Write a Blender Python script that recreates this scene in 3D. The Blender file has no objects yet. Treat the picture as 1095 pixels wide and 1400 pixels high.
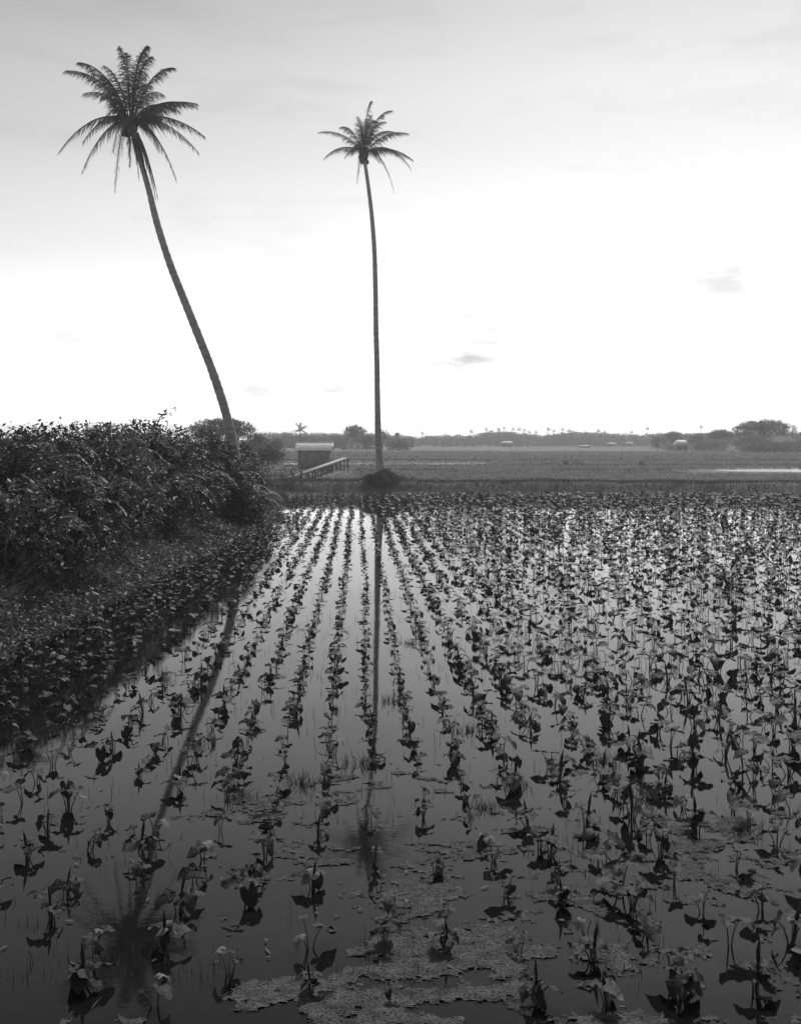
import bpy, math, random
import numpy as np
RND = random.Random(7)
NR = np.random.default_rng(11)
S = bpy.context.scene
COL = S.collection
R = math.radians
FPX, CH, HOR, CX = 1400.0, 3.5, 600.0, 547.5     # focal length and horizon of the plate, eye height

def P(px, py, d):
    return np.array([(px-CX)/FPX*d, d, CH-(py-HOR)/FPX*d])
def X(px, d): return (px-CX)/FPX*d
def Z(py, d): return CH-(py-HOR)/FPX*d

# ------------------------------------------------------------------ materials
def mat(name, col, rough=0.7, var=0.25, scale=6.0, bump=0.0, bscale=40.0, trans=0.0, spec=0.3,
        rnd=0.0, coords='Object', stretch=None, metal=0.0):
    m = bpy.data.materials.new(name); m.use_nodes = True
    nt = m.node_tree; N = nt.nodes; L = nt.links
    b = N['Principled BSDF']; out = N['Material Output']
    b.inputs['Roughness'].default_value = rough
    b.inputs['Specular IOR Level'].default_value = spec
    b.inputs['Metallic'].default_value = metal
    tc = N.new('ShaderNodeTexCoord')
    src = tc.outputs[coords]
    if stretch:
        mp = N.new('ShaderNodeMapping'); mp.inputs['Scale'].default_value = stretch
        L.new(src, mp.inputs['Vector']); src = mp.outputs['Vector']
    n = N.new('ShaderNodeTexNoise'); n.inputs['Scale'].default_value = scale
    n.inputs['Detail'].default_value = 5; n.inputs['Roughness'].default_value = 0.6
    L.new(src, n.inputs['Vector'])
    r = N.new('ShaderNodeValToRGB')
    lo, hi = col*(1-var), col*(1+var)
    r.color_ramp.elements[0].position = 0.32; r.color_ramp.elements[1].position = 0.68
    r.color_ramp.elements[0].color = (lo, lo, lo, 1); r.color_ramp.elements[1].color = (hi, hi, hi, 1)
    L.new(n.outputs['Fac'], r.inputs['Fac'])
    c = r.outputs['Color']
    if rnd:
        oi = N.new('ShaderNodeObjectInfo'); mr = N.new('ShaderNodeMapRange')
        mr.inputs['To Min'].default_value = 1-rnd; mr.inputs['To Max'].default_value = 1+rnd
        L.new(oi.outputs['Random'], mr.inputs['Value'])
        mx = N.new('ShaderNodeVectorMath'); mx.operation = 'SCALE'
        L.new(c, mx.inputs[0]); L.new(mr.outputs['Result'], mx.inputs['Scale']); c = mx.outputs['Vector']
    L.new(c, b.inputs['Base Color'])
    if bump:
        n2 = N.new('ShaderNodeTexNoise'); n2.inputs['Scale'].default_value = bscale
        n2.inputs['Detail'].default_value = 6; L.new(src, n2.inputs['Vector'])
        bp = N.new('ShaderNodeBump'); bp.inputs['Strength'].default_value = bump
        bp.inputs['Distance'].default_value = 0.05
        L.new(n2.outputs['Fac'], bp.inputs['Height']); L.new(bp.outputs['Normal'], b.inputs['Normal'])
    if trans:
        t = N.new('ShaderNodeBsdfTranslucent'); L.new(c, t.inputs['Color'])
        ms = N.new('ShaderNodeMixShader'); ms.inputs['Fac'].default_value = trans
        L.new(b.outputs['BSDF'], ms.inputs[1]); L.new(t.outputs['BSDF'], ms.inputs[2])
        L.new(ms.outputs['Shader'], out.inputs['Surface'])
    return m

M = {
 'palm_leaf': mat('palm_leaf', .11, .5, .3, 2, trans=.4, spec=.4),
 'dead_leaf': mat('dead_leaf', .14, .8, .3, 3, trans=.2),
 'trunk': mat('palm_trunk', .33, .85, .3, 2.5, bump=.6, bscale=9, stretch=(1, 1, 3.5)),
 'bark': mat('bark', .12, .9, .3, 4, bump=.5, bscale=14),
 'taro': mat('taro_leaf', .027, .55, .35, 7, trans=.15, spec=.22, bump=.25, bscale=30, rnd=.3),
 'taro_mass': mat('taro_leaf_mass', .036, .55, .5, 1.3, trans=.15, spec=.28),
 'taro_dead': mat('taro_leaf_dry', .2, .7, .3, 9, trans=.25, spec=.3, rnd=.2),
 'stem': mat('taro_stem', .10, .5, .25, 8, spec=.4),
 'crop': mat('crop_leaf', .24, .8, .25, .35, trans=.35, spec=.12),
 'shrub_a': mat('shrub_leaf_dark', 0.055, .5, .45, 1.6, trans=.25, spec=.35),
 'shrub_b': mat('shrub_leaf_mid', 0.075, .5, .45, 1.6, trans=.3, spec=.35),
 'shrub_c': mat('shrub_leaf_pale', 0.12, .5, .45, 2.2, trans=.3, spec=.35),
 'tree': mat('tree_leaf', .085, .6, .4, .25, trans=.2),
 'tree_pale': mat('tree_leaf_pale', .15, .6, .35, .3, trans=.25),
 'grass': mat('grass', .11, .6, .5, .9, trans=.25),
 'dry_grass': mat('dry_grass', .27, .7, .4, 1.2, trans=.25),
 'shoot': mat('water_grass', .10, .6, .3, 2, trans=.2),
 'plank': mat('weathered_plank', .25, .85, .4, 3, bump=.4, bscale=20, stretch=(4, 4, .5)),
 'plank_pale': mat('pale_plank', .42, .8, .3, 3, bump=.4, bscale=20),
 'zinc': mat('zinc_roof', .85, .35, .15, 1.5, spec=.5),
 'white_wall': mat('whitewash', .55, .8, .15, .8),
 'far_roof': mat('far_roof', .16, .8, .2, .6),
 'far_roof_pale': mat('far_roof_pale', .7, .6, .1, .6),
 'dark': mat('dark_opening', .03, .8, .1, 1),
 'nut': mat('coconut_husk', .12, .7, .3, 8),
}
# algae
def algae_mat():
    m = mat('algae', .125, .85, .5, 7, bump=1.0, bscale=55, spec=.2, coords='Object', stretch=(1, 1.6, 1))
    return m
M['algae'] = algae_mat()

def ground_mat():
    m = bpy.data.materials.new('soil_and_turf'); m.use_nodes = True
    nt = m.node_tree; N = nt.nodes; L = nt.links; b = N['Principled BSDF']
    b.inputs['Roughness'].default_value = .95; b.inputs['Specular IOR Level'].default_value = .15
    tc = N.new('ShaderNodeTexCoord')
    def noise(s, st, d=6):
        mp = N.new('ShaderNodeMapping'); mp.inputs['Scale'].default_value = st
        L.new(tc.outputs['Object'], mp.inputs['Vector'])
        n = N.new('ShaderNodeTexNoise'); n.inputs['Scale'].default_value = s; n.inputs['Detail'].default_value = d
        n.inputs['Roughness'].default_value = .65
        L.new(mp.outputs['Vector'], n.inputs['Vector']); return n.outputs['Fac']
    a = noise(.012, (.35, 1, 1), 4); f = noise(1.1, (1, 1, 1)); g = noise(.09, (.3, 1, 1), 5)
    mx = N.new('ShaderNodeMix'); mx.inputs['Factor'].default_value = .45
    L.new(a, mx.inputs[2]); L.new(f, mx.inputs[3])
    mx2 = N.new('ShaderNodeMix'); mx2.inputs['Factor'].default_value = .35
    L.new(mx.outputs[0], mx2.inputs[2]); L.new(g, mx2.inputs[3])
    r = N.new('ShaderNodeValToRGB')
    e = r.color_ramp.elements
    e[0].position = .38; e[0].color = (.09, .09, .09, 1)
    e[1].position = .62; e[1].color = (.28, .28, .28, 1)
    L.new(mx2.outputs[0], r.inputs['Fac']); L.new(r.outputs['Color'], b.inputs['Base Color'])
    bp = N.new('ShaderNodeBump'); bp.inputs['Strength'].default_value = .8; bp.inputs['Distance'].default_value = .15
    L.new(noise(3.0, (1, 1, 1)), bp.inputs['Height']); L.new(bp.outputs['Normal'], b.inputs['Normal'])
    return m
M['ground'] = ground_mat()

def water_mat():
    m = bpy.data.materials.new('paddy_water'); m.use_nodes = True
    nt = m.node_tree; N = nt.nodes; L = nt.links; b = N['Principled BSDF']
    b.inputs['Base Color'].default_value = (.008, .008, .008, 1)
    b.inputs['Roughness'].default_value = .03; b.inputs['IOR'].default_value = 1.30
    tc = N.new('ShaderNodeTexCoord')
    def noise(s, d=3, st=(1, 1, 1)):
        mp = N.new('ShaderNodeMapping'); mp.inputs['Scale'].default_value = st
        L.new(tc.outputs['Object'], mp.inputs['Vector'])
        n = N.new('ShaderNodeTexNoise'); n.inputs['Scale'].default_value = s; n.inputs['Detail'].default_value = d
        L.new(mp.outputs['Vector'], n.inputs['Vector']); return n.outputs['Fac']
    # wind-ruffled patches
    mk = N.new('ShaderNodeMapRange'); mk.inputs['From Min'].default_value = .50; mk.inputs['From Max'].default_value = .66
    mk.inputs['To Min'].default_value = .6; mk.inputs['To Max'].default_value = 3.0
    L.new(noise(.11, 2, (.8, .8, 1)), mk.inputs['Value'])
    rip = noise(8, 3, (1, 2.4, 1)); slow = noise(1.4, 2)
    bp = N.new('ShaderNodeBump'); bp.inputs['Distance'].default_value = .02
    sc = N.new('ShaderNodeMath'); sc.operation = 'MULTIPLY'; sc.inputs[1].default_value = .02
    L.new(mk.outputs['Result'], sc.inputs[0])
    L.new(sc.outputs[0], bp.inputs['Strength']); L.new(rip, bp.inputs['Height'])
    bp2 = N.new('ShaderNodeBump'); bp2.inputs['Strength'].default_value = .015; bp2.inputs['Distance'].default_value = .05
    L.new(slow, bp2.inputs['Height']); L.new(bp.outputs['Normal'], bp2.inputs['Normal'])
    L.new(bp2.outputs['Normal'], b.inputs['Normal'])
    return m
M['water'] = water_mat()

# ------------------------------------------------------------------ mesh helpers
class MB:
    def __init__(s): s.v = []; s.f = []; s.n = 0
    def add(s, v, faces):
        v = np.asarray(v, float).reshape(-1, 3)
        if isinstance(faces, np.ndarray): faces = (faces+s.n).tolist()
        else: faces = [[i+s.n for i in f] for f in faces]
        s.v.append(v); s.f += faces; s.n += len(v)
    def box(s, lo, hi):
        (a, b, c), (d, e, f) = lo, hi
        v = [(a,b,c),(d,b,c),(d,e,c),(a,e,c),(a,b,f),(d,b,f),(d,e,f),(a,e,f)]
        s.add(v, [[0,3,2,1],[4,5,6,7],[0,1,5,4],[1,2,6,5],[2,3,7,6],[3,0,4,7]])
    def beam(s, p, q, w, h):
        p = np.array(p, float); q = np.array(q, float); t = q-p; t /= np.linalg.norm(t)
        up = np.array([0, 0, 1.]) if abs(t[2]) < .9 else np.array([0, 1., 0])
        a = np.cross(t, up); a /= np.linalg.norm(a); b = np.cross(a, t)
        v = [c+a*i*w/2+b*j*h/2 for c in (p, q) for i, j in ((-1,-1),(1,-1),(1,1),(-1,1))]
        s.add(v, [[0,1,2,3],[7,6,5,4],[0,4,5,1],[1,5,6,2],[2,6,7,3],[3,7,4,0]])
    def tube(s, pts, rad, n=8, cap=True):
        pts = np.asarray(pts, float); k = len(pts)
        rad = np.full(k, rad) if np.isscalar(rad) else np.asarray(rad, float)
        t = np.gradient(pts, axis=0); t /= np.linalg.norm(t, axis=1)[:, None]+1e-9
        ref = np.array([0., 1., .02]) if abs(t[0][1]) < .8 else np.array([1., 0, .02])
        a = np.cross(t, ref); a /= np.linalg.norm(a, axis=1)[:, None]
        b = np.cross(t, a)
        th = np.linspace(0, 2*math.pi, n, endpoint=False)
        v = pts[:, None]+rad[:, None, None]*(np.cos(th)[None, :, None]*a[:, None]+np.sin(th)[None, :, None]*b[:, None])
        f = [[i*n+j, i*n+(j+1) % n, (i+1)*n+(j+1) % n, (i+1)*n+j] for i in range(k-1) for j in range(n)]
        if cap: f += [list(range(n))[::-1], [(k-1)*n+j for j in range(n)]]
        s.add(v.reshape(-1, 3), f)
    def leaves(s, p, d, side, L, W, bend=.12):
        """many folded four-point leaves at once"""
        n = len(p)
        if n == 0: return
        L = np.broadcast_to(L, (n,))[:, None]; W = np.broadcast_to(W, (n,))[:, None]
        nn = np.cross(d, side)
        v = np.stack([p, p+d*L*.45+side*W*.5+nn*W*bend, p+d*L, p+d*L*.45-side*W*.5+nn*W*bend], 1).reshape(-1, 3)
        f = np.arange(4*n).reshape(n, 4)
        s.add(v, f)
    def build(s, name, m, parent=None, smooth=False):
        me = bpy.data.meshes.new(name)
        v = np.concatenate(s.v) if s.v else np.zeros((0, 3))
        me.vertices.add(len(v)); me.vertices.foreach_set('co', v.ravel())
        ln = np.fromiter((len(f) for f in s.f), np.int32, len(s.f))
        flat = np.fromiter((i for f in s.f for i in f), np.int32, int(ln.sum()))
        me.loops.add(len(flat)); me.loops.foreach_set('vertex_index', flat)
        me.polygons.add(len(ln)); me.polygons.foreach_set('loop_start', np.concatenate([[0], np.cumsum(ln)[:-1]]).astype(np.int32))
        me.polygons.foreach_set('loop_total', ln)
        if smooth: me.polygons.foreach_set('use_smooth', np.ones(len(ln), bool))
        me.update(calc_edges=True); me.validate()
        me.materials.append(m)
        o = bpy.data.objects.new(name, me); COL.objects.link(o)
        if parent: o.parent = parent
        return o

def tag(o, label=None, cat=None, group=None, kind=None):
    if label: o['label'] = label
    if cat: o['category'] = cat
    if group: o['group'] = group
    if kind: o['kind'] = kind
    return o
def empty(name, loc=(0, 0, 0), rz=0):
    o = bpy.data.objects.new(name, None); o.empty_display_size = .1
    o.location = loc; o.rotation_euler = (0, 0, rz); COL.objects.link(o); return o
def unit(v):
    return v/(np.linalg.norm(v, axis=-1, keepdims=True)+1e-9)
def rdir(n): return unit(NR.normal(size=(n, 3)))
ORD = ['first','second','third','fourth','fifth','sixth','seventh','eighth','ninth','tenth','eleventh','twelfth',
 'thirteenth','fourteenth','fifteenth','sixteenth','seventeenth','eighteenth','nineteenth','twentieth','twenty-first',
 'twenty-second','twenty-third','twenty-fourth','twenty-fifth','twenty-sixth','twenty-seventh','twenty-eighth','twenty-ninth','thirtieth']
NUM = ['no','one','two','three','four','five','six','seven','eight']

# value noise in numpy
_T = np.random.default_rng(3).random((256, 256))
def vnoise(x, y):
    xi = np.floor(x).astype(int); yi = np.floor(y).astype(int); fx = x-xi; fy = y-yi
    fx = fx*fx*(3-2*fx); fy = fy*fy*(3-2*fy)
    g = lambda i, j: _T[i & 255, j & 255]
    return (g(xi, yi)*(1-fx)+g(xi+1, yi)*fx)*(1-fy)+(g(xi, yi+1)*(1-fx)+g(xi+1, yi+1)*fx)*fy
def fbm(x, y, o=4):
    s = 0; a = .5; t = 0
    for k in range(o):
        s = s+a*vnoise(x*2**k+17*k, y*2**k+31*k); t += a; a *= .55
    return s/t
def sstep(a, b, x):
    t = np.clip((x-a)/(b-a), 0, 1); return t*t*(3-2*t)

# ------------------------------------------------------------------ terrain
FD = np.array([0, 10, 24, 33, 42, 50, 60, 66.]); FX = np.array([-6.6, -6.3, -6.0, -5.7, -5.6, -6.0, -6.4, -6.5])
YB = 63.2                                   # foot of the cross bank
PALM2 = (X(523, 65), 65.0); PALM1 = (X(331, 41), 41.0)
def foot(y): return np.interp(y, FD, FX)
def bund(y, y0, w, h): return h*np.exp(-((y-y0)/w)**2)
def inpool(x, y):
    return ((x-47)/13.5)**2+((y-112+.6*(fbm(x*.4, y*.4, 2)-.5)*3)/6.2)**2
def inflood(x, y): return sstep(-34, -31, x)*sstep(14, 11, x)*sstep(126, 127.5, y)*sstep(152, 150.5, y)
def height(x, y):
    x = np.asarray(x, float); y = np.asarray(y, float)
    wob = fbm(x*.5, y*.5, 3)-.5
    z = .1+.12*(fbm(x*.05, y*.05, 3)-.5)+0*x
    # left bank
    t = foot(y)-x+.5*wob
    hl = 1.15-.65*sstep(42, 52, y)
    prof = sstep(-.2, 2.2, t)*hl*(1-.55*sstep(5, 11, t))+.35*wob*sstep(.3, 1.5, t)
    left = sstep(-.2, 2.2, t)*sstep(74, 64, y)
    z = z*(1-left)+left*(prof+.05)
    # paddy basin
    bas = sstep(-.5, .15, -t)*sstep(YB+.3, YB-.4, y)*sstep(1.5, 2.5, y)*sstep(70, 68, x)
    z = z*(1-bas)-.25*bas
    # cross bank
    cb = sstep(YB-.3, YB+1.2, y)*sstep(YB+4.6, YB+3.0, y)*(.74+.25*wob)*sstep(-16, -9, x)
    z = np.where(cb > .002, np.maximum(z, cb), z)
    # near bank under the viewer
    nb = sstep(2.2, .6, y)*.9; z = np.where(nb > .002, np.maximum(z, nb), z)
    # palm mound
    r = np.hypot(x-PALM2[0], (y-PALM2[1]+.35)*.9)
    z = z+(.55+.6*(fbm(x*2.3, y*2.3, 2)-.5))*np.exp(-(r/1.0)**2.2)
    # far bunds
    far = sstep(70, 74, y)
    z = z+far*(bund(y, 104, .7, .25)*sstep(8, 3, x)+bund(y, 125.3, .7, .18)*sstep(-30, -25, x)+bund(y, 153, .9, .2)+bund(y, 190, 1.2, .15)+bund(y, 250, 1.6, .2)+bund(y, 330, 2, .2))
    z = z+far*bund(y, 106, .7, .2)*sstep(14, 18, x)*sstep(32, 28, x)
    z = z-.35*sstep(1.15, .9, inpool(x, y))*far - .3*inflood(x, y)
    return z
xs = np.unique(np.concatenate([np.linspace(-22, 36, 190), np.linspace(36, 72, 50), np.linspace(-60, -22, 40), np.geomspace(72, 1300, 30), -np.geomspace(60, 1300, 30)]))
ys = np.unique(np.concatenate([np.linspace(-12, 70, 250), np.linspace(70, 160, 190), np.linspace(160, 340, 150), np.geomspace(340, 1900, 30), -np.geomspace(12, 300, 10)]))
gx, gy = np.meshgrid(xs, ys)
gz = height(gx, gy)
mb = MB(); nx, ny = len(xs), len(ys)
idx = np.arange(nx*ny).reshape(ny, nx)
mb.add(np.stack([gx, gy, gz], -1).reshape(-1, 3), np.stack([idx[:-1, :-1], idx[:-1, 1:], idx[1:, 1:], idx[1:, :-1]], -1).reshape(-1, 4))
tag(mb.build('ground', M['ground'], smooth=True), kind='structure')

# water sheets
M['still'] = M['water'].copy(); M['still'].name = 'still_water'; M['still'].node_tree.nodes['Principled BSDF'].inputs['Roughness'].default_value = .22
for l_ in list(M['still'].node_tree.links):
    if l_.to_socket.name == 'Normal' and l_.to_node.type == 'BSDF_PRINCIPLED': M['still'].node_tree.links.remove(l_)
def sheet(name, x0, x1, y0, y1, z, m_='water'):
    m = MB(); m.add([(x0, y0, z), (x1, y0, z), (x1, y1, z), (x0, y1, z)], [[0, 1, 2, 3]])
    return tag(m.build(name, M[m_]), kind='structure')
sheet('water', -9, 70, .8, 66.5, 0)
sheet('water', 31, 62, 104.5, 119.5, .05, 'still')
sheet('water', -36, 16, 125.5, 153, -.02, 'still')

# ------------------------------------------------------------------ palms
def bez(a, b, c, d, t):
    t = t[:, None]; return a*(1-t)**3+3*b*t*(1-t)**2+3*c*t*t*(1-t)+d*t**3
def frond(mbf, mbr, a, tip, rise, n=46, ll=.62, w=.035, droopy=.6):
    """a frond as drooping rachis from a to tip; leaflets hang from both sides"""
    a = np.array(a, float); tip = np.array(tip, float); L = np.linalg.norm(tip-a)
    hor = tip-a
    up = np.array([0, 0, 1.])
    lat = np.array([hor[0], hor[1], 0]); hz_ = hor[2]
    q_ = NR.uniform(-.06, .06); droopy = droopy*NR.uniform(.6, 1.5)
    b = a+lat*((.18 if hz_ > 0 else .25)+q_)+up*(hz_*(.44 if hz_ > 0 else .08)+rise*L*.5)
    c = a+lat*((.56 if hz_ > 0 else .68)+q_)+up*(hz_*(.90 if hz_ > 0 else .42)+rise*L*.5)
    t = np.linspace(0, 1, 16); pts = bez(a, b, c, tip, t)
    mbr.tube(pts, np.linspace(.028, .006, 16), 5, False)
    t = np.linspace(.13, 1, n); pp = bez(a, b, c, tip, t)
    tg = unit(np.gradient(pp, axis=0))
    side0 = unit(np.cross(tg, np.tile(up+.01, (n, 1))))
    for sg in (-1, 1):
        l = ll*np.clip(t/.3, 0, 1)**.5*(1-.72*t**1.8)*NR.uniform(.55, 1.2, n)*(.35+.65*(NR.random(n) > .09))*(.75+.5*vnoise(t*7+NR.uniform(0, 99), t*0+3.3))
        dd = unit(side0*sg*.42+tg*.62-up[None]*droopy*NR.uniform(.6, 1.3, n)[:, None]+NR.normal(0, .12, (n, 3)))
        d2 = unit(dd*.7-up[None]*.75+tg*.35)
        sd = unit(np.cross(dd, tg+.001)); l_ = l[:, None]
        mid = pp+dd*l_*.55; end = mid+d2*l_*.5
        ww = w*tg
        v = np.stack([pp-ww*.5, pp+ww*.5, mid+ww*.55, mid-ww*.55, end], 1).reshape(-1, 3)
        k = np.arange(n)*5
        f = [[i, i+1, i+2, i+3] for i in k]+[[i+3, i+2, i+4] for i in k]
        mbf.add(v, f)

def big_palm(name, label, hubpx, d, z2m, tips, trunk, base, ll, dead=()):
    root = empty(name, (base[0], base[1], base[2])); B = np.array(base)
    hub = P(hubpx[0], hubpx[1], d)
    m = MB(); pts = np.array([P(px, py, d) for px, py, w in trunk]); pts[-1] = [base[0], base[1], base[2]-.2]
    ws = np.array([w for *_, w in trunk])*d/FPX/2*.93
    tt = np.linspace(0, 1, len(pts)); ti = np.linspace(0, 1, 150)
    # smooth path, ringed bark
    def sm(a): 
        r = np.interp(ti, tt, a); k = np.ones(11)/11; q = np.convolve(np.pad(r, 5, mode='edge'), k, 'valid'); q[0] = a[0]; q[-1] = a[-1]; return q
    path = np.stack([sm(pts[:, i]) for i in range(3)], 1)-B
    rad = sm(ws)*(1+.05*np.sin(np.arange(150)*2.4)+NR.normal(0, .018, 150))
    m.tube(path, rad, 14); m.build('trunk', M['trunk'], root, True)
    for k, (tx, ty, rise) in enumerate(tips):
        dep = NR.uniform(-.55, .55)*1.2
        tip = hub+np.array([tx*z2m, 0, -ty*z2m]); L = math.hypot(tx, ty)*z2m
        dy = math.sqrt(max(0, 2.95**2-L*L))*(1 if k % 2 else -1)*.75+dep*.4
        tip[1] += dy
        f = MB(); r = MB()
        a = hub+np.array([tx*z2m/ (L+.1)*.12, dy*.04, .0])
        frond(f, r, a-B, tip-B, rise*NR.uniform(.7, 1.3), n=int(75+L*14), ll=ll, w=.02)
        fo = f.build('frond', M['palm_leaf'], root)
        r.build('rib', M['palm_leaf'], fo, True)
    for tx, ty in dead:
        tip = hub+np.array([tx*z2m, NR.uniform(-.3, .3), -ty*z2m]); f = MB(); r = MB()
        frond(f, r, hub-B+np.array([.05*np.sign(tx), -.1, -.2]), tip-B, .05, n=80, ll=ll*.85, w=.04, droopy=1.3)
        fo = f.build('dead_frond', M['dead_leaf'], root); r.build('rib', M['dead_leaf'], fo, True)
    # fruit
    for k in range(9):
        a = NR.uniform(0, 6.28); c = hub-B+np.array([math.cos(a)*.27, math.sin(a)*.27, -.25-NR.uniform(0, .35)])
        m = MB(); th = np.linspace(0, math.pi, 7)
        m.tube(np.stack([np.zeros(7)+c[0], np.zeros(7)+c[1], c[2]+.14*np.cos(th)], 1), .001+.105*np.sin(th), 8)
        m.build('coconut', M['nut'], root, True)
    # leaf bases
    m = MB()
    for k in range(26):
        a = k*2.4; z = -.5+k*.022
        u = np.array([math.cos(a), math.sin(a), 0])
        m.tube([hub-B+u*.10+[0, 0, z-.1], hub-B+u*.22+[0, 0, z+.15], hub-B+u*.30+[0, 0, z+.42]], [.07, .05, .03], 5)
    m.build('crown_shaft', M['bark'], root, True)
    return tag(root, label, 'palm tree', 'tall coconut palms')

d1 = 41.0; s1 = d1/FPX/4.21; hz1 = (500, 535)
tips1 = [(450,115,.10),(600,100,.15),(612,180,.25),(742,205,.22),(660,205,.3),(200,192,.12),(138,250,.16),(330,450,.35),(412,290,.2),(848,398,.32),
 (905,462,.36),(725,385,.3),(932,625,.42),(857,662,.45),(768,872,.38),(385,912,.42),(470,775,.5),(190,797,.42),(97,722,.42),(162,592,.42),(320,470,.4),
 (560,250,.2),(520,200,.05),(640,480,.4),(360,330,.2),(640,300,.25),(430,640,.5),(600,620,.5)]
big_palm('coconut_palm', 'leaning coconut palm with a long tilted trunk rising from the hedge at left', (178.8, 167), d1, s1,
 [(a-hz1[0], b-hz1[1], r) for a, b, r in tips1],
 [(181,178,8),(190,212,8),(203,255,8.5),(214,303,10),(232,360,10.5),(250,405,11.5),(270,455,12),(290,505,12.5),(305,550,13),(316,590,13.5),(323,625,14),(328,665,15),(331,700,17)],
 (PALM1[0], PALM1[1], float(height(*PALM1))), .72,
 dead=[(60, 330), (155, 445), (110, 400), (95, 300), (-5, 250), (130, 350), (40, 230), (150, 430)])
d2 = 65.0; s2 = d2/FPX/4.977; hz2 = (485, 440)
tips2 = [(532,85,.1),(562,190,.25),(672,155,.2),(318,230,.2),(183,303,.22),(343,410,.4),(225,512,.42),(430,592,.45),(415,525,.5),(692,712,.36),(805,547,.42),(817,492,.38),
 (785,312,.36),(720,287,.34),(640,287,.34),(585,395,.3),(450,250,.15),(500,170,.1),(540,240,.2),(430,330,.3),(470,300,.1),(590,440,.4)]
big_palm('coconut_palm', 'straight coconut palm standing alone on the mound in the cross bank', (497.4, 208.4), d2, s2,
 [(a-hz2[0], b-hz2[1], r) for a, b, r in tips2],
 [(497.5,213,5),(503,250,5.4),(508,290,6),(512,340,6.6),(513.5,400,7),(514,450,7.5),(515.5,500,8),(516,550,8.6),(517,600,9.6),(519,630,10.5),(523,665,16)],
 (PALM2[0], PALM2[1], float(height(*PALM2))), .70)

# small distant palm (whole thing, wind-blown)
def small_palm(px, ytop, ybase, d, spread, label, group='coconut palms above the far trees', nf=13, lean=0):
    base = P(px, ybase, d); base[2] = float(height(base[0], base[1])); hub = P(px+lean, ytop, d)
    root = empty('distant_palm', base)
    m = MB(); h = hub-base; t = np.linspace(0, 1, 7)[:, None]
    m.tube(h*t+np.array([h[0]*-.15, 0, 0])*np.sin(t*3.14), np.linspace(.17, .11, 7), 6); m.build('trunk', M['bark'], root)
    f = MB()
    for k in range(nf):
        a = k*2.399+NR.uniform(-.3, .3); e = -.55+1.95*((k*5) % nf)/nf+NR.uniform(-.1, .1)
        v = np.array([math.cos(a)*math.cos(e), math.sin(a)*math.cos(e), math.sin(e)*.95-.1])*spread*NR.uniform(.8, 1.05)
        frond(f, f, h, h+v, .28, n=16, ll=spread*.24, w=spread*.028)
    f.build('crown', M['palm_leaf'], root)
    return tag(root, label, 'palm tree', group)

# ------------------------------------------------------------------ shrubs and trees
def clump_foliage(mb, lumps, per, leaf, twig=.35, up=.4, nl=9, lw=.5, inner=.55, jitter=.25):
    """twigs with alternating leaves on the surface and inside of ellipsoid lumps"""
    for (c, r) in lumps:
        c = np.array(c); r = np.array(r, float); n = int(per*(r.prod()**(1/3.))**2)+3
        u = rdir(n); rr = NR.uniform(inner, 1.05, n)**.7
        p = c+u*r*rr[:, None]
        d = unit(u/r*r.mean()+np.array([0, 0, up])+NR.normal(0, jitter, (n, 3)))
        s0 = unit(np.cross(d, rdir(n)))
        k = np.linspace(.1, 1, nl)
        for j, kk in enumerate(k):
            q = p+d*twig*kk*NR.uniform(.8, 1.2, n)[:, None]-np.array([0, 0, .25*twig])*kk**2
            sg = 1 if j % 2 else -1
            ld = unit(d*.5+s0*sg+NR.normal(0, .35, (n, 3))-np.array([0, 0, .15]))
            sd = unit(np.cross(ld, unit(np.array([0, 0, 1.])+NR.normal(0, .45, (n, 3)))))
            L = leaf*NR.uniform(.6, 1.2, n)
            mb.leaves(q, ld, sd, L, L*lw)

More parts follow.
